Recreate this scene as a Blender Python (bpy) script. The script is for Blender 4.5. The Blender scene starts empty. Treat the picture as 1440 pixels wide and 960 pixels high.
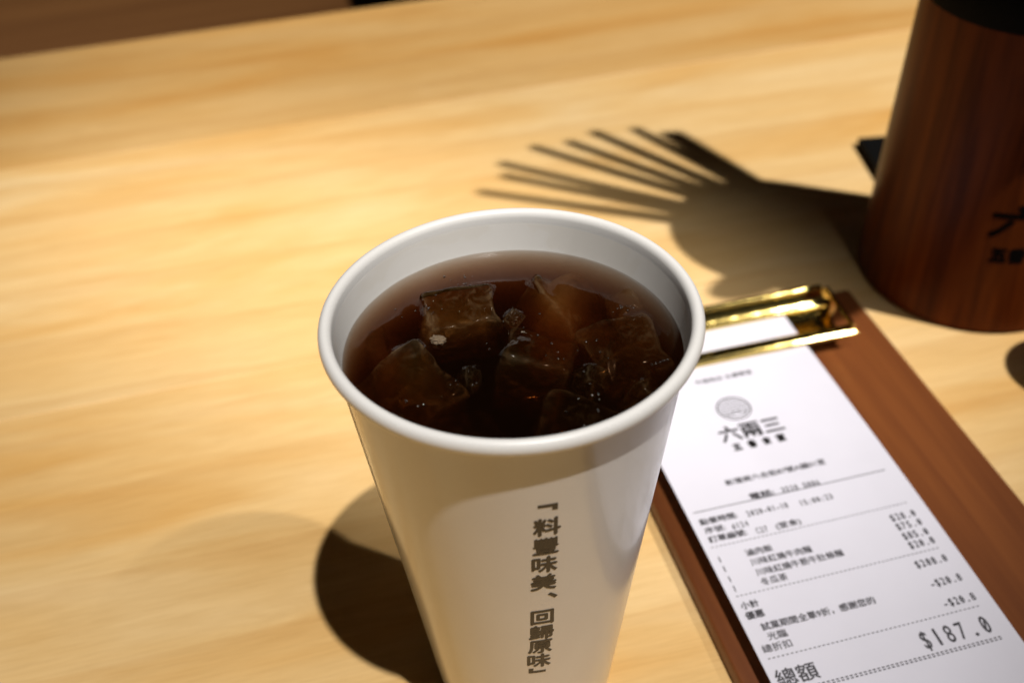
import bpy, bmesh, math, random
from mathutils import Vector, Matrix, Euler, noise
from mathutils.bvhtree import BVHTree

S = bpy.context.scene
COL = S.collection
R = math.radians

# ------------------------------------------------------------------ camera
CAM_Z = 0.31080
PITCH, ROLL, FPX = 0.683379, -0.044246, 1668.66
cam_d = bpy.data.cameras.new('camera')
cam = bpy.data.objects.new('camera', cam_d)
COL.objects.link(cam)
S.camera = cam
cp, sp, cr, sr = math.cos(PITCH), math.sin(PITCH), math.cos(ROLL), math.sin(ROLL)
fwd = Vector((0, cp, -sp)); up0 = Vector((0, sp, cp)); r0 = Vector((1, 0, 0))
rt = cr * r0 + sr * up0
up = -sr * r0 + cr * up0
m = Matrix.Identity(4)
for i in range(3):
    m[i][0], m[i][1], m[i][2] = rt[i], up[i], -fwd[i]
m[2][3] = CAM_Z
cam.matrix_world = m
cam_d.sensor_fit = 'HORIZONTAL'
cam_d.sensor_width = 36.0
cam_d.lens = FPX * 36.0 / 1440.0
cam_d.clip_start = 0.01
cam_d.clip_end = 50
cam_d.dof.use_dof = True
cam_d.dof.focus_distance = 0.298
cam_d.dof.aperture_fstop = 10.5

# ------------------------------------------------------------------ world, lamps, exposure
w = bpy.data.worlds.new('World'); S.world = w
w.use_nodes = True
bg = w.node_tree.nodes['Background']
bg.inputs[0].default_value = (1.0, 0.80, 0.60, 1)
bg.inputs[1].default_value = 0.006

CUP = Vector((0.0, 0.2186, 0.0))
def spot(name, loc, target, power, cone, blend, rad, color=(1, 0.955, 0.90)):
    l = bpy.data.lights.new(name, 'SPOT'); l.energy = power; l.color = color
    l.spot_size = R(cone); l.spot_blend = blend; l.shadow_soft_size = rad
    o = bpy.data.objects.new(name, l); COL.objects.link(o)
    o.location = loc
    o.rotation_euler = (Vector(target) - Vector(loc)).to_track_quat('-Z', 'Y').to_euler()
    return o
K1 = Vector((0.327, -0.466, 2.2))        # steep ceiling spot, in front and to the right
K2 = Vector((1.66, -0.23, 2.6))        # lower spot, from the right
K3 = Vector((-0.75, 1.30, 2.2))          # third spot, added as fill for the far table and bench
spot('ceiling_spot', K1, (-0.21, 0.17, 0), 205, 22.6, 0.75, 0.020)
spot('side_spot', K2, (0.10, 0.62, 0), 545, 16.0, 0.85, 0.030)
spot('far_fill_spot', K3, (-0.46, 1.12, 0), 105, 30, 1.0, 0.03)
def bulb(name, loc, power, rad, color=(1, 0.86, 0.66)):
    l = bpy.data.lights.new(name, 'POINT'); l.energy = power; l.color = color; l.shadow_soft_size = rad
    o = bpy.data.objects.new(name, l); COL.objects.link(o); o.location = loc
    return o
for i in range(5):                       # row of small track lamps far across the room
    bulb('track_lamp', (-1.3 + 0.62 * i, 3.4 + 0.1 * i, 2.35), 0.35, 0.035)

S.view_settings.view_transform = 'Standard'
S.view_settings.look = 'None'
S.view_settings.gamma = 1.0
S.view_settings.exposure = 0.08
S.view_settings.use_curve_mapping = False
S.cycles.use_denoising = True
S.cycles.max_bounces = 14
S.cycles.transparent_max_bounces = 40
S.cycles.volume_bounces = 1
S.cycles.sample_clamp_indirect = 6.0

# ------------------------------------------------------------------ helpers
PHI = 1.801410                            # direction of the table's depth axis in the world
AZ = PHI - math.pi / 2
NV = Vector((math.sin(PHI), -math.cos(PHI), 0)); DV = Vector((math.cos(PHI), math.sin(PHI), 0))
def tw(n, d, z=0.0):                      # table frame -> world
    return NV * n + DV * d + Vector((0, 0, z))
def prop(o, label=None, cat=None, group=None, kind=None):
    if label: o['label'] = label
    if cat: o['category'] = cat
    if group: o['group'] = group
    if kind: o['kind'] = kind
    return o
def empty(name, loc=(0, 0, 0), rz=0.0, **k):
    o = bpy.data.objects.new(name, None); COL.objects.link(o)
    o.location = loc; o.rotation_euler = (0, 0, rz); o.empty_display_size = 0.02
    return prop(o, **k)
def obj(name, me, mat, parent=None, smooth=True, **k):
    if isinstance(me, bmesh.types.BMesh):
        bm = me; me = bpy.data.meshes.new(name)
        bm.normal_update()
        for e in bm.edges:
            if len(e.link_faces) == 2 and e.calc_face_angle(0.0) > 0.7: e.smooth = False
        bm.to_mesh(me); bm.free()
    if mat:
        me.materials.clear(); me.materials.append(mat)
    if smooth:
        me.polygons.foreach_set('use_smooth', [True] * len(me.polygons))
    o = bpy.data.objects.new(name, me); COL.objects.link(o)
    if parent: o.parent = parent
    return prop(o, **k)
def box(bm, x0, x1, y0, y1, z0, z1, bev=0.0, seg=2):
    r = bmesh.ops.create_cube(bm, size=1.0)
    vs = r['verts']
    for v in vs:
        v.co = Vector(((x0 + x1) / 2 + v.co.x * (x1 - x0), (y0 + y1) / 2 + v.co.y * (y1 - y0), (z0 + z1) / 2 + v.co.z * (z1 - z0)))
    if bev:
        es = list({e for v in vs for e in v.link_edges})
        bmesh.ops.bevel(bm, geom=es, offset=bev, segments=seg, affect='EDGES', profile=0.5)
    return bm
def lathe(bm, prof, n=96, cx=0.0, cy=0.0, closed=False):
    rings = []
    for r, z in prof:
        if r < 1e-7:
            rings.append([bm.verts.new((cx, cy, z))])
        else:
            rings.append([bm.verts.new((cx + r * math.cos(2 * math.pi * k / n), cy + r * math.sin(2 * math.pi * k / n), z)) for k in range(n)])
    pairs = list(zip(rings, rings[1:]))
    if closed: pairs.append((rings[-1], rings[0]))
    for a, b in pairs:
        for k in range(n):
            k2 = (k + 1) % n
            if len(a) == 1 and len(b) == 1: continue
            if len(a) == 1: bm.faces.new((a[0], b[k2], b[k]))
            elif len(b) == 1: bm.faces.new((a[k], a[k2], b[0]))
            else: bm.faces.new((a[k], a[k2], b[k2], b[k]))
    return bm
def tube(bm, p0, p1, r0_, r1_, n=14):
    p0, p1 = Vector(p0), Vector(p1)
    ax = (p1 - p0).normalized(); q = ax.to_track_quat('Z', 'Y')
    A, B = [], []
    for k in range(n):
        a = 2 * math.pi * k / n
        o = q @ Vector((math.cos(a), math.sin(a), 0))
        A.append(bm.verts.new(p0 + o * r0_)); B.append(bm.verts.new(p1 + o * r1_))
    for k in range(n):
        k2 = (k + 1) % n
        bm.faces.new((A[k], A[k2], B[k2], B[k]))
    bm.faces.new(A[::-1]); bm.faces.new(B)
    return bm

# ------------------------------------------------------------------ materials
def mat(name):
    m_ = bpy.data.materials.new(name); m_.use_nodes = True
    nt = m_.node_tree; b = nt.nodes['Principled BSDF']
    return m_, nt, b
def nd(nt, t, **kw):
    n_ = nt.nodes.new(t)
    for k, v in kw.items(): setattr(n_, k, v)
    return n_
def ramp(nt, fac, stops):
    r_ = nd(nt, 'ShaderNodeValToRGB')
    e = r_.color_ramp.elements
    while len(e) < len(stops): e.new(0.5)
    for s_, (p_, c_) in zip(e, stops):
        s_.position = p_; s_.color = (*c_, 1)
    nt.links.new(fac, r_.inputs[0])
    return r_.outputs[0]
def mapped(nt, scale, rnd=False, rot=(0, 0, 0)):
    tc = nd(nt, 'ShaderNodeTexCoord'); mp = nd(nt, 'ShaderNodeMapping')
    mp.inputs['Scale'].default_value = scale; mp.inputs['Rotation'].default_value = rot
    src = tc.outputs['Object']
    if rnd:
        oi = nd(nt, 'ShaderNodeObjectInfo'); mu = nd(nt, 'ShaderNodeMath', operation='MULTIPLY'); mu.inputs[1].default_value = 37.0
        nt.links.new(oi.outputs['Random'], mu.inputs[0])
        ad = nd(nt, 'ShaderNodeVectorMath', operation='ADD')
        nt.links.new(src, ad.inputs[0]); nt.links.new(mu.outputs[0], ad.inputs[1]); src = ad.outputs[0]
    nt.links.new(src, mp.inputs[0])
    return mp.outputs[0]
def noise_(nt, vec, scale, detail=4, rough=0.55, dist=0.0):
    n_ = nd(nt, 'ShaderNodeTexNoise')
    n_.inputs['Scale'].default_value = scale; n_.inputs['Detail'].default_value = detail
    n_.inputs['Roughness'].default_value = rough; n_.inputs['Distortion'].default_value = dist
    nt.links.new(vec, n_.inputs['Vector'])
    return n_.outputs['Fac']
def mixc(nt, fac, a, b, mode='MIX'):
    x = nd(nt, 'ShaderNodeMix', data_type='RGBA', blend_type=mode)
    for s_, v in ((x.inputs[0], fac), (x.inputs[6], a), (x.inputs[7], b)):
        if isinstance(v, (int, float)): s_.default_value = v
        elif isinstance(v, tuple): s_.default_value = (*v, 1)
        else: nt.links.new(v, s_)
    return x.outputs[2]
def bump(nt, b, h, strength, dist=0.001):
    x = nd(nt, 'ShaderNodeBump'); x.inputs['Strength'].default_value = strength; x.inputs['Distance'].default_value = dist
    nt.links.new(h, x.inputs['Height']); nt.links.new(x.outputs[0], b.inputs['Normal'])
def plain(name, c, rough=0.5, metal=0.0, **k):
    m_, nt, b = mat(name)
    b.inputs['Base Color'].default_value = (*c, 1); b.inputs['Roughness'].default_value = rough; b.inputs['Metallic'].default_value = metal
    for a, v in k.items(): b.inputs[a].default_value = v
    return m_

def pine(name, tone):
    m_, nt, b = mat(name)
    broad = noise_(nt, mapped(nt, (2.2, 9, 9), True), 2.6, 3, 0.5, 0.8)
    streak = noise_(nt, mapped(nt, (2.4, 20, 20), True), 5.0, 8, 0.74, 0.9)
    fine = noise_(nt, mapped(nt, (7, 120, 60), True), 9.0, 3, 0.6)
    rings = nd(nt, 'ShaderNodeTexWave', wave_type='BANDS', bands_direction='Y', wave_profile='SAW')
    rings.inputs['Scale'].default_value = 4.0; rings.inputs['Distortion'].default_value = 7.0
    rings.inputs['Detail'].default_value = 2.0; rings.inputs['Detail Scale'].default_value = 0.7
    nt.links.new(mapped(nt, (0.5, 2.2, 2.2), True), rings.inputs['Vector'])
    c1 = ramp(nt, broad, [(0.30, (0.755, 0.540, 0.270)), (0.50, (0.725, 0.485, 0.210)), (0.76, (0.67, 0.385, 0.120))])
    c2 = ramp(nt, streak, [(0.34, (1.05, 1.06, 1.08)), (0.55, (0.99, 0.975, 0.95)), (0.76, (0.93, 0.88, 0.80))])
    c3 = ramp(nt, rings.outputs['Fac'], [(0.0, (1.0, 1.0, 1.0)), (0.7, (0.97, 0.955, 0.93)), (0.95, (0.90, 0.84, 0.76))])
    c4 = ramp(nt, fine, [(0.3, (0.92, 0.89, 0.84)), (0.6, (1.03, 1.03, 1.03))])
    c = mixc(nt, 1.0, c1, c2, 'MULTIPLY'); c = mixc(nt, 0.55, c, c3, 'MULTIPLY'); c = mixc(nt, 0.7, c, c4, 'MULTIPLY'); c = mixc(nt, 1.0, c, tone, 'MULTIPLY')
    nt.links.new(c, b.inputs['Base Color'])
    b.inputs['Roughness'].default_value = 0.5
    b.inputs['Specular IOR Level'].default_value = 0.3
    bump(nt, b, fine, 0.12, 0.0004)
    return m_
def dark_wood(name, a, bb, axis, rough, scale=1.0, coat=0.0):
    m_, nt, b = mat(name)
    sc = {'x': (3, 60, 60), 'y': (60, 3, 60), 'z': (60, 60, 3)}[axis]
    g = noise_(nt, mapped(nt, tuple(s_ * scale for s_ in sc), True), 3.0, 5, 0.6, 0.3)
    sc2 = tuple(s_ * 0.22 * scale for s_ in sc)
    g2 = noise_(nt, mapped(nt, sc2, True), 3.0, 3, 0.5, 0.6)
    c = ramp(nt, g, [(0.3, a), (0.7, bb)])
    c2 = ramp(nt, g2, [(0.3, (0.72, 0.66, 0.6)), (0.65, (1.12, 1.12, 1.12))])
    nt.links.new(mixc(nt, 1.0, c, c2, 'MULTIPLY'), b.inputs['Base Color'])
    b.inputs['Roughness'].default_value = rough
    b.inputs['Coat Weight'].default_value = coat; b.inputs['Coat Roughness'].default_value = 0.15
    bump(nt, b, g, 0.1, 0.0004)
    return m_
def paper_mat(name, c, rough, spec=0.4, nscale=900, amt=0.03):
    m_, nt, b = mat(name)
    f = noise_(nt, mapped(nt, (1, 1, 1)), nscale, 3, 0.6)
    big = noise_(nt, mapped(nt, (1, 1, 1)), 60, 3, 0.5)
    lo = tuple(x * (1 - amt) for x in c)
    c1 = ramp(nt, f, [(0.3, lo), (0.7, c)])
    nt.links.new(mixc(nt, 1.0, c1, ramp(nt, big, [(0.3, (0.97, 0.97, 0.97)), (0.7, (1, 1, 1))]), 'MULTIPLY'), b.inputs['Base Color'])
    b.inputs['Roughness'].default_value = rough; b.inputs['Specular IOR Level'].default_value = spec
    bump(nt, b, f, 0.06, 0.0003)
    return m_

M = {}
M['pine'] = pine('pine', (1.0, 1.0, 1.0))
M['pine_dark'] = pine('pine_dark_falloff', (0.82, 0.735, 0.60))  # darker board; the tone also carries some light falloff at the far edge
M['bench'] = dark_wood('bench_wood', (0.28, 0.115, 0.030), (0.40, 0.180, 0.052), 'x', 0.5, 0.25)
M['board'] = dark_wood('board_wood', (0.135, 0.038, 0.009), (0.190, 0.058, 0.013), 'y', 0.45, 1.0)
M['holder'] = dark_wood('holder_wood', (0.062, 0.011, 0.002), (0.165, 0.038, 0.005), 'z', 0.40, 1.0, 0.0)
M['holder'].node_tree.nodes['Principled BSDF'].inputs['Specular IOR Level'].default_value = 0.10
M['black'] = plain('black_plastic', (0.004, 0.004, 0.004), 0.6, 0.0, **{'Specular IOR Level': 0.05})
M['cup'] = paper_mat('cup_paper', (0.80, 0.780, 0.750), 0.22, 0.5, 1500, 0.02)
_b = M['cup'].node_tree.nodes['Principled BSDF']; _b.inputs['Coat Weight'].default_value = 0.25; _b.inputs['Coat Roughness'].default_value = 0.07
M['rim'] = paper_mat('cup_rim_paper', (0.82, 0.81, 0.79), 0.38, 0.45, 1500, 0.02)
M['receipt'] = paper_mat('thermal_paper', (0.69, 0.68, 0.765), 0.55, 0.3, 2500, 0.015)
M['ink'] = plain('black_ink', (0.012, 0.010, 0.010), 0.30)
M['thermal'] = plain('thermal_print', (0.060, 0.057, 0.066), 0.6)
M['brush'] = plain('burnt_brand', (0.003, 0.002, 0.002), 0.8, 0.0, **{'Specular IOR Level': 0.05})
M['gold'] = plain('polished_brass', (0.93, 0.70, 0.22), 0.10, 1.0)
_nt = M['gold'].node_tree; bump(_nt, _nt.nodes['Principled BSDF'], noise_(_nt, mapped(_nt, (1, 1, 1)), 140, 3, 0.6), 0.25, 0.0006)
M['chop'] = plain('chopstick_black', (0.02, 0.014, 0.010), 0.4)
M['floor'] = plain('dark_floor', (0.012, 0.010, 0.008), 0.6)
M['jar'] = plain('jar_ceramic', (0.05, 0.03, 0.02), 0.3)

def tea_mat():
    m_ = bpy.data.materials.new('tea'); m_.use_nodes = True
    nt = m_.node_tree; nt.nodes.clear()
    out = nd(nt, 'ShaderNodeOutputMaterial')
    fr = nd(nt, 'ShaderNodeFresnel'); fr.inputs[0].default_value = 1.34
    at = nd(nt, 'ShaderNodeAttribute'); at.attribute_name = 'open_surface'
    mu = nd(nt, 'ShaderNodeMath', operation='MULTIPLY')
    nt.links.new(fr.outputs[0], mu.inputs[0]); nt.links.new(at.outputs['Fac'], mu.inputs[1])
    tr = nd(nt, 'ShaderNodeBsdfTransparent'); gl = nd(nt, 'ShaderNodeBsdfGlossy'); gl.inputs['Roughness'].default_value = 0.03
    nt.links.new(mixc(nt, at.outputs['Fac'], (1.0, 1.0, 1.0), (0.84, 0.79, 0.74)), tr.inputs[0])
    mx = nd(nt, 'ShaderNodeMixShader')
    nt.links.new(mu.outputs[0], mx.inputs[0]); nt.links.new(tr.outputs[0], mx.inputs[1]); nt.links.new(gl.outputs[0], mx.inputs[2])
    nt.links.new(mx.outputs[0], out.inputs['Surface'])
    ab = nd(nt, 'ShaderNodeVolumeAbsorption'); ab.inputs['Color'].default_value = (0.59, 0.34, 0.08, 1); ab.inputs['Density'].default_value = 225
    sc = nd(nt, 'ShaderNodeVolumeScatter'); sc.inputs['Color'].default_value = (0.66, 0.42, 0.20, 1); sc.inputs['Density'].default_value = 4
    ad = nd(nt, 'ShaderNodeAddShader')
    nt.links.new(ab.outputs[0], ad.inputs[0]); nt.links.new(sc.outputs[0], ad.inputs[1])
    nt.links.new(ad.outputs[0], out.inputs['Volume'])
    return m_
def ice_mat(name, dens, frost_glint):
    m_ = bpy.data.materials.new(name); m_.use_nodes = True
    nt = m_.node_tree; nt.nodes.clear()
    out = nd(nt, 'ShaderNodeOutputMaterial')
    tr = nd(nt, 'ShaderNodeBsdfTransparent'); tr.inputs[0].default_value = (0.98, 0.97, 0.93, 1)
    df = nd(nt, 'ShaderNodeBsdfTranslucent'); df.inputs[0].default_value = (0.70, 0.55, 0.28, 1)
    d2 = nd(nt, 'ShaderNodeBsdfDiffuse'); d2.inputs[0].default_value = (0.66, 0.54, 0.33, 1)
    ad = nd(nt, 'ShaderNodeMixShader'); nt.links.new(df.outputs[0], ad.inputs[1]); nt.links.new(d2.outputs[0], ad.inputs[2])
    n1 = noise_(nt, mapped(nt, (1, 1, 2.6)), 190, 5, 0.65, 1.6)
    n2 = noise_(nt, mapped(nt, (1, 1, 1)), 55, 2, 0.5, 0.5)
    mu = nd(nt, 'ShaderNodeMath', operation='MULTIPLY')
    nt.links.new(ramp(nt, n1, [(0.50, (0, 0, 0)), (0.74, (frost_glint, frost_glint, frost_glint))]), mu.inputs[0])
    nt.links.new(ramp(nt, n2, [(0.42, (0.06, 0.06, 0.06)), (0.62, (1, 1, 1))]), mu.inputs[1])
    mx = nd(nt, 'ShaderNodeMixShader')
    ea = nd(nt, 'ShaderNodeAttribute'); ea.attribute_name = 'edge_glint'  # pale lines along the edges: bright refraction put into the ice colour
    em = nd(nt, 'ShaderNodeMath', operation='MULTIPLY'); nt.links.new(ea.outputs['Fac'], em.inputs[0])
    nt.links.new(ramp(nt, n1, [(0.40, (0.02, 0.02, 0.02)), (0.68, (frost_glint * 0.95, frost_glint * 0.95, frost_glint * 0.95))]), em.inputs[1])
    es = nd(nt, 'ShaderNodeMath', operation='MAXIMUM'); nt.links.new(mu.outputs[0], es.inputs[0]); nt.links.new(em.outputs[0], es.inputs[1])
    nt.links.new(es.outputs[0], mx.inputs[0]); nt.links.new(tr.outputs[0], mx.inputs[1]); nt.links.new(ad.outputs[0], mx.inputs[2])
    lw = nd(nt, 'ShaderNodeLayerWeight'); lw.inputs[0].default_value = 0.25
    gl = nd(nt, 'ShaderNodeBsdfGlossy'); gl.inputs['Roughness'].default_value = 0.12
    m2 = nd(nt, 'ShaderNodeMath', operation='MULTIPLY'); m2.inputs[1].default_value = 0.15
    nt.links.new(lw.outputs['Fresnel'], m2.inputs[0])
    mx2 = nd(nt, 'ShaderNodeMixShader')
    nt.links.new(m2.outputs[0], mx2.inputs[0]); nt.links.new(mx.outputs[0], mx2.inputs[1]); nt.links.new(gl.outputs[0], mx2.inputs[2])
    nt.links.new(mx2.outputs[0], out.inputs['Surface'])
    vs_ = nd(nt, 'ShaderNodeVolumeScatter'); vs_.inputs['Color'].default_value = (0.88, 0.58, 0.13, 1); vs_.inputs['Density'].default_value = dens
    va = nd(nt, 'ShaderNodeVolumeAbsorption'); va.inputs['Color'].default_value = (0.82, 0.50, 0.06, 1); va.inputs['Density'].default_value = 50
    av = nd(nt, 'ShaderNodeAddShader'); nt.links.new(vs_.outputs[0], av.inputs[0]); nt.links.new(va.outputs[0], av.inputs[1])
    nt.links.new(av.outputs[0], out.inputs['Volume'])
    return m_
def clear_mat():
    m_ = bpy.data.materials.new('bubble_film'); m_.use_nodes = True
    nt = m_.node_tree; nt.nodes.clear()
    out = nd(nt, 'ShaderNodeOutputMaterial')
    lw = nd(nt, 'ShaderNodeLayerWeight'); lw.inputs[0].default_value = 0.35
    tr = nd(nt, 'ShaderNodeBsdfTransparent'); gl = nd(nt, 'ShaderNodeBsdfGlossy'); gl.inputs['Roughness'].default_value = 0.08
    ma = nd(nt, 'ShaderNodeMath', operation='ADD'); ma.inputs[1].default_value = 0.22
    nt.links.new(lw.outputs['Fresnel'], ma.inputs[0])
    mx = nd(nt, 'ShaderNodeMixShader')
    nt.links.new(ma.outputs[0], mx.inputs[0]); nt.links.new(tr.outputs[0], mx.inputs[1]); nt.links.new(gl.outputs[0], mx.inputs[2])
    nt.links.new(mx.outputs[0], out.inputs['Surface'])
    return m_
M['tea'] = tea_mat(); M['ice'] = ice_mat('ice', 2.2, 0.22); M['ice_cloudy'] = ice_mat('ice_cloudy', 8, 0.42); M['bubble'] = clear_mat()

# ------------------------------------------------------------------ text -> flat mesh
def text_mesh(s, size, bold=0.0, align='LEFT', sx=1.0):
    """list of (verts2d, faces) for a string, baseline at y=0, x from 0"""
    cu = bpy.data.curves.new('glyphs', 'FONT'); cu.body = s; cu.size = size
    cu.resolution_u = 3; cu.fill_mode = 'FRONT'; cu.align_x = align
    o = bpy.data.objects.new('glyphs', cu); COL.objects.link(o)
    dg = bpy.context.evaluated_depsgraph_get(); dg.update()
    me = bpy.data.meshes.new_from_object(o.evaluated_get(dg))
    vs = [(v.co.x * sx, v.co.y) for v in me.vertices]; fs = [tuple(p.vertices) for p in me.polygons]
    bpy.data.objects.remove(o); bpy.data.curves.remove(cu); bpy.data.meshes.remove(me)
    if bold:                              # heavier strokes: the glyph laid over itself, each copy a hair higher
        V, F = [], []
        for i, (dx, dy) in enumerate(((0, 0), (1, 0.2), (-1, -0.2), (0.2, 1), (-0.2, -1))):
            b0 = len(V); V += [(x + dx * bold, y + dy * bold, i * 0.000006) for x, y in vs]
            F += [tuple(b0 + k for k in f) for f in fs]
        return V, F
    return [(x, y, 0.0) for x, y in vs], fs
def bounds(vs):
    xs = [v[0] for v in vs]; ys = [v[1] for v in vs]
    return min(xs), max(xs), min(ys), max(ys)

def refine(vs, fs, L=0.0009):             # cut long faces so that print can follow a curved wall
    bm = bmesh.new(); vv = [bm.verts.new(v) for v in vs]
    for f in fs:
        try: bm.faces.new([vv[i] for i in f])
        except ValueError: pass
    bmesh.ops.triangulate(bm, faces=bm.faces[:])
    for it_ in range(3):
        es = [e for e in bm.edges if e.calc_length() > L]
        if not es: break
        bmesh.ops.subdivide_edges(bm, edges=es, cuts=1)
        bmesh.ops.triangulate(bm, faces=bm.faces[:])
    bm.verts.index_update()
    V = [tuple(v.co) for v in bm.verts]; F = [tuple(v.index for v in f.verts) for f in bm.faces]
    bm.free()
    return V, F

# ================================================================== SETTING
bm = bmesh.new(); box(bm, -4, 4, -2, 6, -0.80, -0.74)
obj('floor', bm, M['floor'], smooth=False, kind='structure')

# wooden bench beyond the table
bench = empty('wooden_bench', tw(-0.6, 1.35, -0.74), AZ, label='dim brown wooden bench beyond the far edge of the table', cat='bench')
bx1 = (Vector((-0.166, 1.305, 0)).dot(NV)) + 0.6
for k in range(3):
    bm = bmesh.new(); box(bm, -0.9, bx1, -0.42 + k * 0.30, -0.124 + k * 0.30, 0.45, 0.49, 0.003)
    obj('seat_plank', bm, M['bench'], bench, smooth=False)
for x in (-0.8, bx1 - 0.1):
    for y in (-0.36, 0.40):
        bm = bmesh.new(); box(bm, x - 0.03, x + 0.03, y - 0.03, y + 0.03, 0.0, 0.45, 0.003)
        obj('leg', bm, M['bench'], bench, smooth=False)

# ================================================================== TABLE
table = empty('wooden_table', (0, 0, -0.74), AZ, label='pale pine plank table with warm grain under everything', cat='table')
edges = [0.7255, 0.5860, 0.3835, 0.1800, -0.0200, -0.2200]
for k, (a, b_) in enumerate(zip(edges, edges[1:])):
    bm = bmesh.new(); box(bm, -0.85, 1.0, b_ + 0.00008, a - 0.00008, 0.70, 0.74, 0.0004, 1)
    o = obj('plank', bm, M['pine_dark' if k == 0 else 'pine'], table, smooth=False)
for x in (-0.75, 0.9):
    for y in (-0.12, 0.62):
        bm = bmesh.new(); box(bm, x - 0.04, x + 0.04, y - 0.04, y + 0.04, 0.0, 0.70, 0.003)
        obj('leg', bm, M['bench'], table, smooth=False)

# ================================================================== PAPER CUP
H, TP = 0.14218, 0.12684
cup = empty('paper_cup', CUP, 0, label='tall white paper cup of iced tea with black vertical writing', cat='cup')
def ro(z): return 0.0425 - TP * (H - z)
TH = 0.00045
bm = bmesh.new()
zs = [0.0 + (H - 0.0028) * k / 24 for k in range(25)]
prof = [(ro(z), z) for z in zs] + [(ro(z) - TH, z) for z in zs[::-1] if z > 0.007] + [(ro(0.0075) - TH, 0.0075), (0.0, 0.0075)]
prof = [(ro(0.0) - 0.0006, 0.0)] + prof
lathe(bm, prof, 160)
obj('cup_wall', bm, M['cup'], cup)
bm = bmesh.new()
prof = [(ro(H - q_) - TH + o_, H - q_) for q_, o_ in ((0.0065, 0.00012), (0.0047, 0.00005), (0.0030, -0.00002))]
t0 = R(10.8)
prof += [(0.04337 - 0.00164 * math.cos(t), H - 0.0021 + 0.0021 * math.sin(t)) for t in [t0 + (math.pi - t0) * k / 16 for k in range(17)]]
prof += [(0.04337 + 0.00164 * math.cos(a), H - 0.0021 + 0.0020 * math.sin(a)) for a in [-math.pi * k / 14 for k in range(1, 8)]]
prof += [(0.0421, H - 0.0040)]
lathe(bm, prof, 160, closed=True)
for v in bm.verts:
    a = math.atan2(v.co.y, v.co.x)
    v.co.z += 0.00022 * math.sin(2 * a + 0.7)
bmesh.ops.recalc_face_normals(bm, faces=bm.faces)
obj('rim', bm, M['rim'], cup)
bm = bmesh.new()
lathe(bm, [(ro(z) - TH - 0.00004, z) for z in [H - 0.0036 - 0.118 * k / 20 for k in range(21)]], 160)
def lining_mat():
    m_, nt, b = mat('wet_lining')
    v = mapped(nt, (1, 1, 1.3))
    n1 = noise_(nt, v, 46, 2, 0.5, 1.2)
    line_ = ramp(nt, n1, [(0.47, (0, 0, 0)), (0.498, (1, 1, 1)), (0.502, (1, 1, 1)), (0.505, (0, 0, 0))])
    n2 = noise_(nt, v, 30, 2, 0.5); msk = ramp(nt, n2, [(0.48, (0, 0, 0)), (0.66, (0.09, 0.09, 0.09))])
    f = mixc(nt, 1.0, line_, msk, 'MULTIPLY')
    fill = ramp(nt, n1, [(0.5, (1, 1, 1)), (0.56, (0.965, 0.955, 0.935))])
    c = mixc(nt, f, (0.80, 0.78, 0.745), (0.50, 0.44, 0.36))
    nt.links.new(mixc(nt, 1.0, c, fill, 'MULTIPLY'), b.inputs['Base Color'])
    b.inputs['Roughness'].default_value = 0.3
    bump(nt, b, line_, 0.015, 0.0004)
    return m_
obj('wet_lining', bm, lining_mat(), cup)
# glued side seam: a raised strip of the same paper, outside
def strip(th0, th1, z0, z1, off, thick, nseg=8):
    bm = bmesh.new(); g = []
    for i in range(nseg + 1):
        th = R(th0 + (th1 - th0) * i / nseg); col = []
        for j in range(13):
            z = z0 + (z1 - z0) * j / 12
            e = thick * (1.0 if i < nseg else 0.05)
            rr = ro(z) + off + e
            col.append(bm.verts.new((rr * math.sin(th), -rr * math.cos(th), z)))
        g.append(col)
    for i in range(nseg):
        for j in range(12):
            bm.faces.new((g[i][j], g[i + 1][j], g[i + 1][j + 1], g[i][j + 1]))
    return bm
seam = strip(-118, -71, 0.001, H - 0.0045, 0.00003, 0.00035, 16)
bmesh.ops.solidify(seam, geom=seam.faces[:], thickness=0.00003)
obj('seam', seam, M['cup'], cup)

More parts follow.
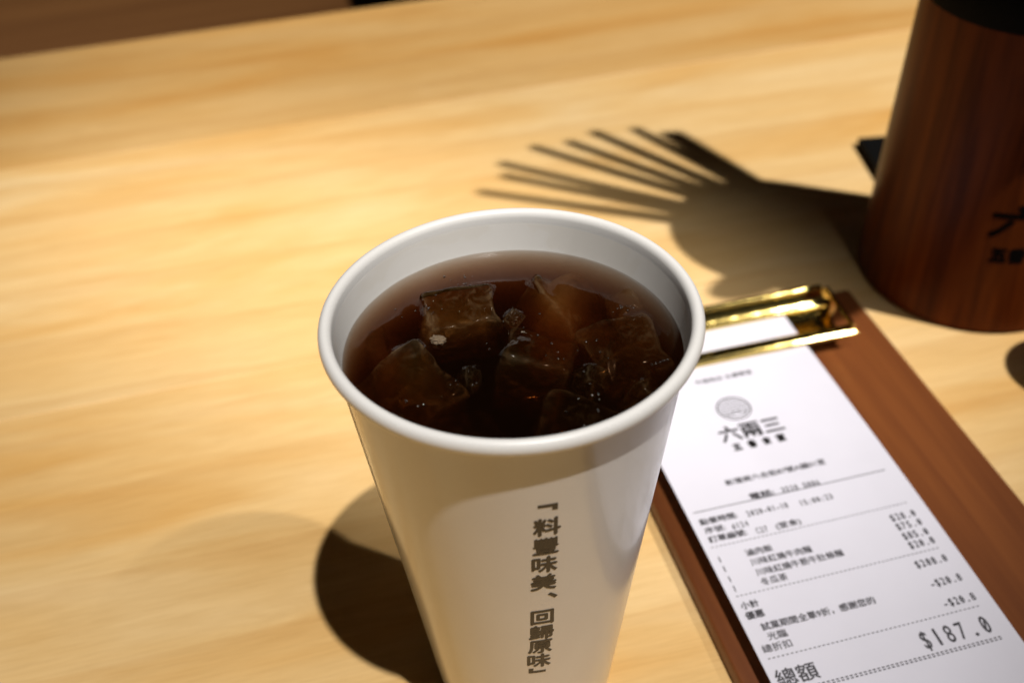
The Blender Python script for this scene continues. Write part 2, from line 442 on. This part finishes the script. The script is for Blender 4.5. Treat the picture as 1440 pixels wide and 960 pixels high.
# vertical writing wrapped on the cone
chars = [('「', 0.1135, 7.9), ('料', 0.1095, 9.1), ('豐', 0.1020, 8.75), ('味', 0.0945, 8.4), ('美', 0.0870, 8.1), ('、', 0.0797, 7.6),
         ('回', 0.0712, 7.7), ('歸', 0.0640, 7.35), ('原', 0.0570, 6.8), ('味', 0.0500, 6.3), ('」', 0.0425, 6.9)]
ink_v, ink_f = [], []
CH = 0.0070
for ch, zc, th in chars:
    vs, fs = text_mesh(ch, CH, 0.00024)
    if not vs: continue
    x0, x1, y0, y1 = bounds(vs)
    bx, by = (x0 + x1) / 2, (y0 + y1) / 2
    w_, h_ = x1 - x0, y1 - y0
    dx = dz = 0.0; sx = sz = 1.0
    if ch in '「」':                      # vertical forms: a corner lying along the row
        pass
    if ch == '、': dx, dz = 0.0026, 0.0010; sx = sz = 1.1
    base = len(ink_v)
    if ch in '「」':
        L_, T_, Dn = 0.0046, 0.0011, 0.0024
        if ch == '「': poly = [(-L_, 0), (0, 0), (0, -Dn), (-0.0013, -Dn), (-0.0013, -T_), (-L_, -T_)]; px, pz = 0.0032, 0.0045
        else: poly = [(0, 0), (L_, 0), (L_, T_), (0.0013, T_), (0.0013, Dn), (0, Dn)]; px, pz = -0.0031, 0.0012
        vs = [(x + px, y + pz, 0.0) for x, y in poly]; fs = [(0, 1, 4, 5), (1, 2, 3, 4)] if ch == '「' else [(0, 1, 2, 3), (0, 3, 4, 5)]
    else:
        vs = [((x - bx) * sx * 0.0066 / CH + dx, (y - by) * sz + dz, h) for x, y, h in vs]
    vs, fs = refine(vs, fs)
    for x, y, h in vs:
        z = zc + y; rr = ro(z) + 0.00006 + h
        a = R(th) + x / ro(z)
        ink_v.append((rr * math.sin(a), -rr * math.cos(a), z))
    ink_f += [tuple(base + i for i in f) for f in fs]
me = bpy.data.meshes.new('lettering'); me.from_pydata(ink_v, [], ink_f)
obj('lettering', me, M['ink'], cup, smooth=False, label='black vertical Chinese characters printed on the cup')

# ================================================================== TEA AND ICE
ZT = H - 0.0117
random.seed(11)
def nvec(p):                              # repeatable vector noise
    return Vector((noise.noise(p), noise.noise(p + Vector((31.4, 7.7, 2.2))), noise.noise(p + Vector((-12.3, 19.1, 43.5))))) * 0.75
def ice_mesh(sx, sy, sz, seed):
    bm = bmesh.new(); bmesh.ops.create_cube(bm, size=2.0)
    bmesh.ops.subdivide_edges(bm, edges=bm.edges[:], cuts=13, use_grid_fill=True)
    rnd = Vector((seed * 3.17, seed * 1.3, seed * 0.7))
    el = bm.verts.layers.float.new('edge_glint')
    for v in bm.verts:
        c = v.co.copy()
        m2 = sorted((abs(c.x), abs(c.y), abs(c.z)))[1]
        v[el] = max(0.0, min(1.0, (m2 - 0.80) / 0.18))  # mask for the painted bright edges
        p_ = 10.0
        L_ = (abs(c.x) ** p_ + abs(c.y) ** p_ + abs(c.z) ** p_) ** (1 / p_)
        c = c / L_
        nn = nvec(c * 0.8 + rnd) * 0.32 + nvec(c * 1.9 + rnd) * 0.13 + nvec(c * 5.0 + rnd) * 0.02
        c = c + nn
        v.co = Vector((c.x * sx, c.y * sy, c.z * sz))
    return bm
# x, y (from the cup's axis), top above the surface, half sizes, rotation
ices = [(-0.0255, -0.0050, 0.0018, (0.0100, 0.0095, 0.009), (0.30, -0.30, 0.55)),
        (-0.0135, 0.0180, 0.0026, (0.0125, 0.0090, 0.009), (0.22, 0.10, 0.30)),
        (0.0125, 0.0235, 0.0028, (0.0092, 0.0098, 0.009), (0.42, 0.38, 0.75)),
        (0.0050, 0.0010, 0.0012, (0.0105, 0.0090, 0.010), (-0.20, 0.24, -0.22)),
        (0.0285, 0.0040, 0.0004, (0.0088, 0.0098, 0.009), (0.24, -0.25, 0.30)),
        (-0.0125, -0.0240, -0.0028, (0.0100, 0.0085, 0.009), (-0.2, 0.15, 0.35)),
        (0.0140, -0.0215, -0.0018, (0.0105, 0.0085, 0.009), (0.24, 0.2, -0.45)),
        (-0.0335, 0.0140, -0.0050, (0.0045, 0.0060, 0.006), (0.2, 0.1, 0.9)),
        (-0.0105, -0.0075, 0.0010, (0.0040, 0.0050, 0.005), (0.5, 0.4, 0.3)),
        (0.0005, 0.0140, 0.0012, (0.0042, 0.0036, 0.005), (0.6, -0.4, 0.8)),
        (0.0180, -0.0085, 0.0008, (0.0046, 0.0036, 0.005), (0.4, 0.6, 0.1)),
        (0.0305, -0.0145, 0.0002, (0.0046, 0.0044, 0.005), (0.3, 0.5, 0.9)),
        (-0.0280, -0.0215, -0.0006, (0.0046, 0.0040, 0.005), (0.5, 0.2, 0.6)),
        (0.0290, 0.0205, 0.0004, (0.0050, 0.0044, 0.005), (0.4, -0.3, 0.2)),
        ]
ice_labels = ['amber ice cube against the cup wall on the side away from the receipt',
              'ice cube with a tan foam bubble at its edge',
              'peaked ice cube beside the foam bubble cube, a pale ridge running down its middle',
              'ice cube in the very middle of the dark tea',
              'ice cube against the cup wall on the side toward the receipt',
              'dark deeply sunken ice cube by the lettered wall, only its upper edge showing',
              'pointed ice cube tip rising by the lettered wall, next to the middle cube',
              'small ice chip deep beside the cup wall, next to the foam bubble cube',
              'small ice shard between the amber cube and the middle cube',
              'small ice shard between the foam bubble cube, the peaked cube and the middle cube',
              'small ice shard between the middle cube and the cube toward the receipt',
              'small ice shard below the row of tiny bubbles, touching the cup wall',
              'small sunken ice shard between the amber cube and the lettered wall',
              'small ice shard between the peaked cube and the cup wall toward the receipt']
tea_bm = bmesh.new()
lay = tea_bm.faces.layers.float.new('open_surface')
trees = []; cav = []
ice_objs = []
for k, (x, y, top, hs, rot) in enumerate(ices):
    for shrink in range(16):              # a piece that would cut into its neighbours is made smaller
        q_ = 1.14 * 0.95 ** shrink
        bm = ice_mesh(hs[0] * q_, hs[1] * q_, hs[2] * q_, k + 1)
        bm.transform(Euler(rot).to_matrix().to_4x4())
        zmax = max(v.co.z for v in bm.verts)
        bm.transform(Matrix.Translation((x, y, ZT + top - zmax)))
        for v in bm.verts:                # stay inside the wall
            rr = math.hypot(v.co.x, v.co.y); lim = ro(v.co.z) - 0.0016
            if rr > lim: v.co.x *= lim / rr; v.co.y *= lim / rr
        bm.normal_update()
        fat = bm.copy()
        for v in fat.verts: v.co += v.normal * 0.0003
        tr_ = BVHTree.FromBMesh(fat); fat.free()
        if not any(tr_.overlap(t) for t in trees): break
        if shrink < 15: bm.free()
    trees.append(BVHTree.FromBMesh(bm))
    c2 = bm.copy()
    for v in c2.verts: v.co += v.normal * 0.00008
    bmesh.ops.reverse_faces(c2, faces=c2.faces[:])
    cav.append(c2)
    cen = Vector((x, y, ZT + top - 0.008))
    bm.transform(Matrix.Translation(-cen))
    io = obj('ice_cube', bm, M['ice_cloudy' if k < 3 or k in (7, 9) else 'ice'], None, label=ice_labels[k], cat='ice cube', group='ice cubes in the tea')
    io.location = CUP + cen
    ice_objs.append(io)
def hsurf(x, y):
    r_ = math.hypot(x, y); rm = ro(ZT) - TH
    h = ZT + 0.0006 * math.exp(-(rm - r_) / 0.0012) + 0.00008 * noise.noise(Vector((x * 150, y * 150, 3)))
    acc = 0.0; kk = 3500.0
    tops = []
    for t in trees:
        hit = t.ray_cast(Vector((x, y, 0.3)), Vector((0, 0, -1)))
        if hit[0] is not None: tops.append(hit[0].z + 0.00030)
    if tops:
        t = max(tops)
        d = (t - h)
        h = h + math.log1p(math.exp(min(60, kk * d))) / kk if d < 0.01 else t
    return h
NR, NA = 100, 300
rm = ro(ZT) - TH - 0.00012
layer_rings = []
for i in range(NR + 1):
    r_ = rm * (i / NR)
    if i == 0:
        layer_rings.append([tea_bm.verts.new((0, 0, hsurf(0, 0)))]); continue
    layer_rings.append([tea_bm.verts.new((r_ * math.cos(2 * math.pi * k / NA), r_ * math.sin(2 * math.pi * k / NA),
                        hsurf(r_ * math.cos(2 * math.pi * k / NA), r_ * math.sin(2 * math.pi * k / NA)))) for k in range(NA)])
# smooth the draped film a little so that it reads as a wet meniscus
for it in range(2):
    new = {}
    for i in range(1, NR):
        for k in range(NA):
            a = layer_rings[i]
            up_ = layer_rings[i + 1][k].co.z
            dn = layer_rings[i - 1][0 if i == 1 else k].co.z
            avg = (a[(k + 1) % NA].co.z + a[k - 1].co.z + up_ + dn) / 4
            new[a[k]] = max(a[k].co.z * 0.5 + avg * 0.5, a[k].co.z - 0.00010)
    for v, z in new.items(): v.co.z = z
top_faces = []
for i in range(NR):
    a, b_ = layer_rings[i], layer_rings[i + 1]
    for k in range(NA):
        k2 = (k + 1) % NA
        if i == 0: top_faces.append(tea_bm.faces.new((a[0], b_[k], b_[k2])))
        else: top_faces.append(tea_bm.faces.new((a[k], b_[k], b_[k2], a[k2])))
prev = layer_rings[-1]
for z in (0.10, 0.05, 0.0085):
    rr = ro(z) - TH - 0.00012
    ring = [tea_bm.verts.new((rr * math.cos(2 * math.pi * k / NA), rr * math.sin(2 * math.pi * k / NA), z)) for k in range(NA)]
    for k in range(NA):
        k2 = (k + 1) % NA
        tea_bm.faces.new((prev[k], ring[k], ring[k2], prev[k2]))
    prev = ring
tea_bm.faces.new(prev[::-1])
me = bpy.data.meshes.new('iced_tea')
for f in top_faces: f[lay] = 1.0
for c2 in cav:
    vm = {v: tea_bm.verts.new(v.co) for v in c2.verts}
    for f in c2.faces: tea_bm.faces.new([vm[v] for v in f.verts])
    c2.free()
tea = obj('iced_tea', tea_bm, M['tea'], None, label='dark brown iced tea filling the white paper cup', cat='tea')
tea.location = CUP

# bubbles lying on the tea
bb = bmesh.new()
def bubble(x, y, r_, sq=0.8):
    z = hsurf(x, y)
    res = bmesh.ops.create_icosphere(bb, subdivisions=2, radius=r_)
    for v in res['verts']: v.co = Vector((v.co.x + x, v.co.y + y, v.co.z * sq + z + r_ * 0.25))
for i in range(5): bubble(0.0324 + 0.00095 * i + random.uniform(-1, 1) * 1e-4, -0.0081 + 0.00037 * i, 0.00035 + 0.00006 * (i % 2))
for x, y, n_, s_ in ((0.0276, 0.0143, 9, 0.0020), (0.0105, -0.003, 5, 0.0018), (-0.0105, -0.0125, 4, 0.0015), (-0.0060, 0.0015, 4, 0.003), (-0.022, 0.016, 16, 0.0028), (-0.012, 0.0265, 12, 0.0035), (0.012, -0.02, 6, 0.005), (0.0225, -0.012, 5, 0.004), (-0.02, -0.015, 6, 0.005), (0.004, 0.009, 6, 0.003), (0.018, 0.0, 6, 0.003)):
    for i in range(n_): bubble(x + random.gauss(0, s_), y + random.gauss(0, s_ * 0.7), random.uniform(0.00016, 0.00036))
o = obj('tea_bubbles', bb, M['bubble'], None, label='tiny glinting bubbles scattered on the dark tea', cat='bubbles', kind='stuff'); o.location = CUP
bm = bmesh.new()
res = bmesh.ops.create_icosphere(bm, subdivisions=3, radius=0.0016)
for v in bm.verts:
    v.co = Vector((v.co.x * 1.1, v.co.y * 0.95, v.co.z * 0.55)) * (1 + 0.5 * noise.noise(v.co * 1800))
zb = hsurf(-0.0177, 0.0040)
o = obj('foam_bubble', bm, plain('foam', (0.17, 0.12, 0.075), 0.35), None, label='single tan foam bubble floating at the edge of an ice cube', cat='bubble')
o.location = CUP + Vector((-0.0177, 0.0040, zb + 0.0005))
# two water drops on the cup's rim
for k, (th, r_) in enumerate(((46, 0.0007), (66, 0.0005))):
    bm = bmesh.new(); bmesh.ops.create_icosphere(bm, subdivisions=2, radius=r_)
    o = obj('water_drop', bm, M['bubble'], None, label='tiny clear water drop clinging to the outside of the cup rim', cat='drop', group='drops on the cup rim')
    o.location = CUP + Vector((0.0449 * math.cos(R(th)), 0.0449 * math.sin(R(th)), H - 0.0015))

# ================================================================== CLIPBOARD
BX0, BX1, BY0, BY1, BT = 0.1095, 0.2305, 0.085, 0.3560, 0.0065
clip_o = empty('clipboard', tw((BX0 + BX1) / 2, (BY0 + BY1) / 2, 0), AZ, label='reddish brown wooden clipboard with a shiny gold clip', cat='clipboard')
ox, oy = (BX0 + BX1) / 2, (BY0 + BY1) / 2
bm = bmesh.new(); box(bm, BX0 - ox, BX1 - ox, BY0 - oy, BY1 - oy, 0.0001, BT, 0.0012, 3)
obj('board', bm, M['board'], clip_o)
def sweep(profile, x0, x1, closed=True, arch=0.0, nx=24):
    """profile (y, z) in table frame, swept along x"""
    bm = bmesh.new(); rows_ = []
    for i in range(nx + 1):
        t = i / nx; x = x0 + (x1 - x0) * t
        dz = arch * math.sin(math.pi * t)
        rows_.append([bm.verts.new((x - ox, y - oy, z + dz)) for y, z in profile])
    n_ = len(profile)
    for a, b_ in zip(rows_, rows_[1:]):
        for k in range(n_ if closed else n_ - 1):
            k2 = (k + 1) % n_
            bm.faces.new((a[k], a[k2], b_[k2], b_[k]))
    if closed:
        bm.faces.new(rows_[0][::-1]); bm.faces.new(rows_[-1])
    bmesh.ops.recalc_face_normals(bm, faces=bm.faces[:])
    return bm
def round_prof(cy_, cz_, ry, rz, n_=16, rot=0.0):
    out = []
    for k in range(n_):
        a = 2 * math.pi * k / n_
        y, z = ry * math.cos(a), rz * math.sin(a)
        out.append((cy_ + y * math.cos(rot) - z * math.sin(rot), cz_ + y * math.sin(rot) + z * math.cos(rot)))
    return out
CX0, CX1 = 0.1215, 0.2155
clip = obj('clip', sweep(round_prof(0.3415, BT + 0.0006, 0.0125, 0.0005, 16), CX0 + 0.002, CX1 - 0.002), M['gold'], clip_o)
obj('upper_roll', sweep(round_prof(0.3468, 0.0178, 0.0015, 0.0015), CX0 + 0.004, CX1 - 0.004), M['gold'], clip)
obj('ridge_face', sweep(round_prof(0.3432, 0.0162, 0.0036, 0.0006, 16, 0.42), CX0 + 0.004, CX1 - 0.0045), M['gold'], clip)
obj('lower_roll', sweep(round_prof(0.3392, 0.0148, 0.0011, 0.0011), CX0 + 0.004, CX1 - 0.005), M['gold'], clip)
obj('jaw_bar', sweep(round_prof(0.3222, 0.0152, 0.0027, 0.0006, 16, -0.15), CX0, CX1 - 0.002, arch=0.0005), M['gold'], clip)
obj('jaw_lip', sweep(round_prof(0.3189, 0.0149, 0.0007, 0.0009), CX0 - 0.0005, CX1 - 0.0015, arch=0.0004), M['gold'], clip)
for x in (CX0 + 0.001, CX1 - 0.001):
    bm = bmesh.new()
    tube(bm, (x - ox, 0.3230 - oy, 0.0150), (x - ox, 0.3470 - oy, 0.0165), 0.0011, 0.0011)
    obj('side_arm', bm, M['gold'], clip)
    bm = bmesh.new(); box(bm, x - ox - 0.0014, x - ox + 0.0014, 0.3395 - oy, 0.3485 - oy, BT, 0.0160, 0.0004)
    obj('hinge_block', bm, M['gold'], clip)

# ================================================================== RECEIPT
RX0, RX1 = 0.1182, 0.1976
rec = empty('receipt', tw((RX0 + RX1) / 2, 0.22, BT), AZ, label='white printed till receipt held by the gold clip', cat='receipt')
rox, roy = (RX0 + RX1) / 2, 0.22
RS = 0.9737                              # sheet layout scale
def rz_(d):                              # height of the springy sheet above the table at layout depth d
    base = 0.0145 + 0.0006 * math.sin(d * 31)
    if d < 0.318: return base
    t = min(1, (d - 0.318) / 0.016); t2 = t * t * (3 - 2 * t)
    return base * (1 - t2) + 0.0136 * t2
bm = bmesh.new(); g = []
for j in range(61):
    d_ = 0.1005 + (0.3500 - 0.1005) * j / 60
    g.append([bm.verts.new(((RX0 + (RX1 - RX0) * i / 10) * RS - rox, d_ * RS - roy, rz_(d_) - BT + 0.0009 * (i / 10 - 0.5) ** 2)) for i in range(11)])
for a, b_ in zip(g, g[1:]):
    for i in range(10): bm.faces.new((a[i], a[i + 1], b_[i + 1], b_[i]))
bmesh.ops.recalc_face_normals(bm, faces=bm.faces[:])
pm = obj('paper_sheet', bm, M['receipt'], rec)
def rows_of(items):                      # one part for each printed group of characters
    for it_ in items: printed('printed_words', [it_])
def printed(name, items, parent=None, material=None, label=None):
    V, F = [], []
    for vs, fs in items:
        b0 = len(V)
        V += [(v[0] * RS - rox, v[1] * RS - roy, rz_(v[1]) - BT + 0.0009 * ((v[0] - RX0) / (RX1 - RX0) - 0.5) ** 2 + 0.00009 + (v[2] if len(v) > 2 else 0.0)) for v in vs]
        F += [tuple(b0 + i for i in f) for f in fs]
    me = bpy.data.meshes.new(name); me.from_pydata(V, [], F)
    return obj(name, me, material or M['thermal'], parent or rec, smooth=False, label=label)
def line(s, x0, d, size=0.00305, x1=None, bold=0.00009, right=None, mono=None, squeeze=None):
    """place a string with its middle at depth d, starting at receipt x0 (or ending at right)"""
    vs, fs = text_mesh(s, size, bold)
    a, b_, c, e = bounds(vs)
    sc = 1.0
    if x1 is not None: sc = (x1 - x0) / (b_ - a)
    xo = x0 if right is None else right - (b_ - a) * sc
    return [((x - a) * sc + xo + RX0, y - size * 0.36 + d, h) for x, y, h in vs], fs
def mono(s, x0, d, size, x1, bold=0.00008, wide=0.72):
    """till-printer digits: each character centred in its own cell, zeros slashed"""
    V, F = [], []; cell = (x1 - x0) / len(s)
    for i, ch in enumerate(s):
        if ch == ' ': continue
        vs, fs = text_mesh(ch, size, bold); a, b_, c, e = bounds(vs)
        k = cell * wide / max(b_ - a, 1e-6) if ch not in '.:-1' else min(1.0 if ch != '1' else 0.8, cell * 0.8 / (b_ - a))
        xc = RX0 + x0 + (i + 0.5) * cell; b0 = len(V)
        V += [((x - (a + b_) / 2) * k + xc, y - size * 0.36 + d, h) for x, y, h in vs]
        F += [tuple(b0 + j for j in f) for f in fs]
        if ch == '0':
            b0 = len(V); t = size * 0.035; hx = cell * wide * 0.28; hy = size * 0.25; yc = (c + e) / 2 - size * 0.36 + d
            V += [(xc - hx - t, yc - hy, 0.00004), (xc - hx + t, yc - hy, 0.00004), (xc + hx + t, yc + hy, 0.00004), (xc + hx - t, yc + hy, 0.00004)]
            F.append((b0, b0 + 1, b0 + 2, b0 + 3))
    return V, F
def dashes(d, ch_w=0.0015, n_=48, x0=0.0025, fill=0.55, h=0.00034, dbl=False):
    V, F = [], []
    for i in range(n_):
        for off in ((0.0004, -0.0004) if dbl else (0.0,)):
            a = RX0 + x0 + i * ch_w; b0 = len(V)
            V += [(a, d + off - h / 2), (a + ch_w * fill, d + off - h / 2), (a + ch_w * fill, d + off + h / 2), (a, d + off + h / 2)]
            F.append((b0, b0 + 1, b0 + 2, b0 + 3))
    return V, F
hd = [line('牛頭角店 五樓單號', 0.0285, 0.3184, 0.0029, 0.0519, 0.00002),
      line('新蒲崗六合街87號A舖01室', 0.0184, 0.2648, 0.0030, 0.0564, 0.00006),
      line('電話:', 0.0239, 0.2564, 0.0030, 0.0330, 0.00010), mono('3528 5006', 0.0355, 0.2562, 0.0034, 0.0501)]
rows_of(hd)
it = [line('點餐時間:', 0.0029, 0.2500, 0.0030, 0.0165, 0.00008), mono('2020-01-18', 0.0195, 0.2494, 0.0034, 0.0350), mono('15:00:23', 0.0388, 0.2488, 0.0034, 0.0514),
      line('序號:', 0.0031, 0.2460, 0.0030, 0.0105, 0.00005), mono('#124', 0.0125, 0.2455, 0.0034, 0.0187),
      line('訂單編號:', 0.0029, 0.2420, 0.0030, 0.0165, 0.00008), mono('C27', 0.0195, 0.2415, 0.0034, 0.0240), line('(堂食)', 0.0268, 0.2414, 0.0030, 0.0358, 0.00006)]
for d_, (nm, pr, x1) in zip((0.2334, 0.2293, 0.2250, 0.2210), (('滷肉飯', '$28.0', 0.0219), ('川味紅燒牛肉麵', '$75.0', 0.0340), ('川味紅燒牛筋牛肚條麵', '$85.0', 0.0432), ('冬瓜茶', '$20.0', 0.0215))):
    it += [line(nm, 0.0124, d_, 0.0031, x1, 0.00006), mono('1', 0.0025, d_, 0.0034, 0.0040), mono(pr, 0.0649, d_ + 0.0005, 0.0040, 0.0745, 0.00010)]
rows_of(it)
tt = [line('小計', 0.0023, 0.2139, 0.0031, 0.0084), mono('$208.0', 0.0629, 0.2137, 0.0040, 0.0745, 0.00010),
      line('優惠', 0.0022, 0.2099, 0.0031, 0.0085, 0.00012), mono('-$20.8', 0.0634, 0.2054, 0.0040, 0.0748, 0.00010),
      line('試業期間全單9折，感謝您的', 0.0053, 0.2048, 0.0031, 0.0440, 0.00007),
      line('光臨', 0.0057, 0.2010, 0.0031, 0.0121, 0.00005), line('總折扣', 0.0022, 0.1971, 0.0031, 0.0119, 0.00004), mono('-$20.8', 0.0634, 0.1974, 0.0040, 0.0749, 0.00010),
      line('總額', 0.0018, 0.1862, 0.0064, 0.0152, 0.00010), mono('$187.0', 0.0494, 0.1870, 0.0088, 0.0738, 0.00010, 0.62),
      line('多謝惠顧', 0.025, 0.168, 0.0031, 0.0375)]
rows_of(tt)
rl = [dashes(0.2548, 0.00012 * 10, 60, 0.0025, 1.0, 0.00036), dashes(0.2387), dashes(0.2179), dashes(0.1936), dashes(0.1812, dbl=True, fill=0.6, h=0.00042)]
for r_ in rl: printed('ruled_line', [r_])
# round emblem: hatched dome over a bowl shape, inside a ring
def ring(cx_, cy_, r0_, r1_, n_=48):
    V = []; F = []
    for k in range(n_):
        a = 2 * math.pi * k / n_
        V += [(cx_ + r0_ * math.cos(a), cy_ + r0_ * math.sin(a)), (cx_ + r1_ * math.cos(a), cy_ + r1_ * math.sin(a))]
    for k in range(n_):
        k2 = (k + 1) % n_
        F.append((2 * k, 2 * k + 1, 2 * k2 + 1, 2 * k2))
    return V, F
lx, ly, lr = RX0 + 0.0368, 0.3005, 0.0066
lg = [ring(lx, ly, lr - 0.0005, lr)]
for k in range(7):
    y = ly + lr * 0.86 - k * 0.00135 - 0.0003; hw = math.sqrt(max(0, (lr - 0.0004) ** 2 - (y - ly) ** 2))
    lg.append(([(lx - hw, y - 0.0002), (lx + hw, y - 0.0002), (lx + hw, y + 0.0002), (lx - hw, y + 0.0002)], [(0, 1, 2, 3)]))
bw = [(lx + 0.0042 * math.cos(a), ly - 0.0022 + 0.0030 * math.sin(a)) for a in [math.pi * (1 + k / 10) for k in range(11)]]
bi = [(lx + 0.0036 * math.cos(a), ly - 0.0022 + 0.0025 * math.sin(a)) for a in [math.pi * (1 + k / 10) for k in range(11)]]
lg.append((bw + bi, [(k, k + 1, 12 + k, 11 + k) for k in range(10)]))
for sx in (-1, 1):
    lg.append(([(lx + sx * 0.0012 - 0.0004, ly - 0.0030), (lx + sx * 0.0012 + 0.0004, ly - 0.0030), (lx + sx * 0.0012 + 0.0004, ly - 0.0018), (lx + sx * 0.0012 - 0.0004, ly - 0.0018)], [(0, 1, 2, 3)]))
printed('emblem', lg, label='round hatched emblem printed above the shop name')
sh = [line('六兩三', 0.0258, 0.2878, 0.0088, 0.0505, 0.00022), line('五', 0.0280, 0.2806, 0.0040, 0.0315, 0.00022), line('香', 0.0338, 0.2806, 0.0040, 0.0373, 0.00022), line('食', 0.0394, 0.2806, 0.0040, 0.0429, 0.00022), line('堂', 0.0450, 0.2806, 0.0040, 0.0485, 0.00022)]
printed('shop_name', sh, material=M['ink'])

# ================================================================== UTENSIL HOLDER
HX, HY, HR, HT, HB = 0.2017, 0.4193, 0.0473, -0.0474, 0.1259
hold = empty('utensil_holder', (HX, HY, 0), 0, label='dark reddish brown wooden cylinder holder with black top and burnt writing', cat='holder')
bm = bmesh.new()
lathe(bm, [(0, 0.0002), (HR - 0.0015, 0.0002), (HR, 0.0016)] + [(HR + HT * z, z) for z in (0.03, 0.06, 0.09, HB)] + [(HR + HT * HB - 0.006, HB)], 128)
obj('holder_body', bm, M['holder'], hold)
ht = HR + HT * HB
bm = bmesh.new()
lathe(bm, [(ht - 0.005, HB + 0.0001), (ht + 0.0001, HB + 0.0001), (ht + 0.0001, HB + 0.004), (ht - 0.0006, HB + 0.014), (ht - 0.0016, HB + 0.016), (ht - 0.005, HB + 0.0155), (ht - 0.0055, HB + 0.010), (ht - 0.0055, 0.010), (0, 0.010)], 128)
obj('black_collar', bm, M['black'], hold)
def on_holder(s, size, thc, zc, bold, dx, sx=1.0):
    vs, fs = text_mesh(s, size, bold, sx=sx); a, b_, c, e = bounds(vs)
    vs, fs = refine(vs, fs, 0.0015)
    out = []
    for x, y, h in vs:
        z = zc + y - (c + e) / 2; rr = HR + HT * z + 0.00012 + h
        th = R(thc) + (x - a + dx) / rr
        out.append((rr * math.sin(th), -rr * math.cos(th), z))
    return out, fs
V, F = [], []
for args in (('六兩三', 0.0150, -21.5, 0.0530, 0.0006, 0.0, 1.6), ('五香食堂', 0.0070, -18, 0.0380, 0.0005, 0.0)):
    vs, fs = on_holder(*args); b0 = len(V); V += vs; F += [tuple(b0 + i for i in f) for f in fs]
me = bpy.data.meshes.new('lettering'); me.from_pydata(V, [], F)
obj('lettering', me, M['brush'], hold, smooth=False)

# chopsticks fanned out of the holder; their shadows make the comb on the table
tips = [(-0.0125, 0.4989, 0.232), (-0.0005, 0.5130, 0.236), (-0.0014, 0.5251, 0.240), (0.0155, 0.5401, 0.242), (0.0342, 0.5436, 0.238), (0.0479, 0.5529, 0.243), (0.0698, 0.5540, 0.240), (0.0850, 0.5480, 0.236), (0.0910, 0.5480, 0.236), (0.0965, 0.5400, 0.230), (0.1010, 0.5330, 0.225)]
for i, (tx, ty, tz) in enumerate(tips):
    T = Vector((tx, ty, 0)); tip = T + (K2 - T) * (tz / K2.z)
    cc = Vector((HX, HY, 0)); best = None
    for tz in [0.19 + 0.004 * k for k in range(26)]:
        tip = T + (K2 - T) * (tz / K2.z)
        dr = Vector((tip.x - HX, tip.y - HY, 0)).normalized()
        mouth = cc + dr * 0.0285 + Vector((0, 0, 0.1418))
        base = tip + (mouth - tip) * ((tz - 0.0125) / (tz - 0.1418))
        if base.z > 0 and math.hypot(base.x - HX, base.y - HY) < 0.030: best = (tip, base); break
    tip, base = best or (tip, base)
    bm = bmesh.new()
    tube(bm, Vector((0, 0, 0)), tip - base, 0.0058, 0.0028, 12)
    o = obj('chopstick', bm, M['chop'], None, label='black chopstick leaning out of the wooden holder', cat='chopstick', group='chopsticks in the holder')
    o.location = base

# two unseen soup spoons, added to widen the holder's shadow towards the clip
for k, (tx, ty, tz, side) in enumerate(((0.131, 0.400, 0.185, 'front'), (0.110, 0.422, 0.200, 'side'))):
    T = Vector((tx, ty, 0)); c_ = T + (K2 - T) * (tz / K2.z)
    dr = Vector((c_.x - HX, c_.y - HY, 0)).normalized()
    mouth = Vector((HX, HY, 0.1418)) + dr * (0.026 - 0.012 * k)
    ax = (c_ - mouth).normalized()
    base = mouth - ax * (0.125 / ax.z)
    base.x = max(HX - 0.026, min(HX + 0.026, base.x)); base.y = max(HY - 0.022, min(HY + 0.022, base.y)); base.z = 0.016
    sp_o = empty('shadow_spoon', base, 0, label='black soup spoon added out of view in the wooden holder to widen its shadow, bowl leaning to the %s' % ('clipboard' if k == 0 else 'cup'), cat='spoon', group='added spoons in the holder')
    bm = bmesh.new(); tube(bm, (0, 0, 0), mouth + ax * 0.012 - base, 0.0045, 0.0040, 12); obj('handle', bm, M['black'], sp_o)
    bm = bmesh.new(); bmesh.ops.create_uvsphere(bm, u_segments=24, v_segments=14, radius=1.0)
    for v in bm.verts:
        v.co = Vector((v.co.x * 0.024, v.co.y * 0.011 - (0.007 * (1 - v.co.x ** 2 - v.co.z ** 2) if v.co.y > 0 else 0), v.co.z * 0.031))
    q_ = ax.to_track_quat('Z', 'Y'); bm.transform(q_.to_matrix().to_4x4()); bm.transform(Matrix.Translation(c_ - base))
    obj('bowl', bm, M['black'], sp_o)

# black card lying behind the holder
bm = bmesh.new(); box(bm, 0, 0.12, -0.066, 0, 0.0002, 0.0045, 0.0006)
o = obj('black_card', bm, M['black'], None, smooth=False, label='flat black card lying behind the wooden holder, one corner showing', cat='card')
o.location = (0.1800, 0.5275, 0); o.rotation_euler = (0, 0, R(3))

# condiment jar just beyond the picture; its shadow reaches the table beside the holder
jar = empty('condiment_jar', (0.2435, 0.3370, 0), 0, label='small dark condiment jar beside the wooden holder', cat='jar')
bm = bmesh.new(); lathe(bm, [(0, 0.0002), (0.018, 0.0002), (0.021, 0.004), (0.022, 0.03), (0.019, 0.045), (0.0, 0.045)], 48); obj('jar_body', bm, M['jar'], jar)
bm = bmesh.new(); lathe(bm, [(0.0, 0.0452), (0.0195, 0.0452), (0.0195, 0.053), (0.006, 0.056), (0.005, 0.062), (0.0, 0.063)], 48); obj('jar_lid', bm, M['black'], jar)
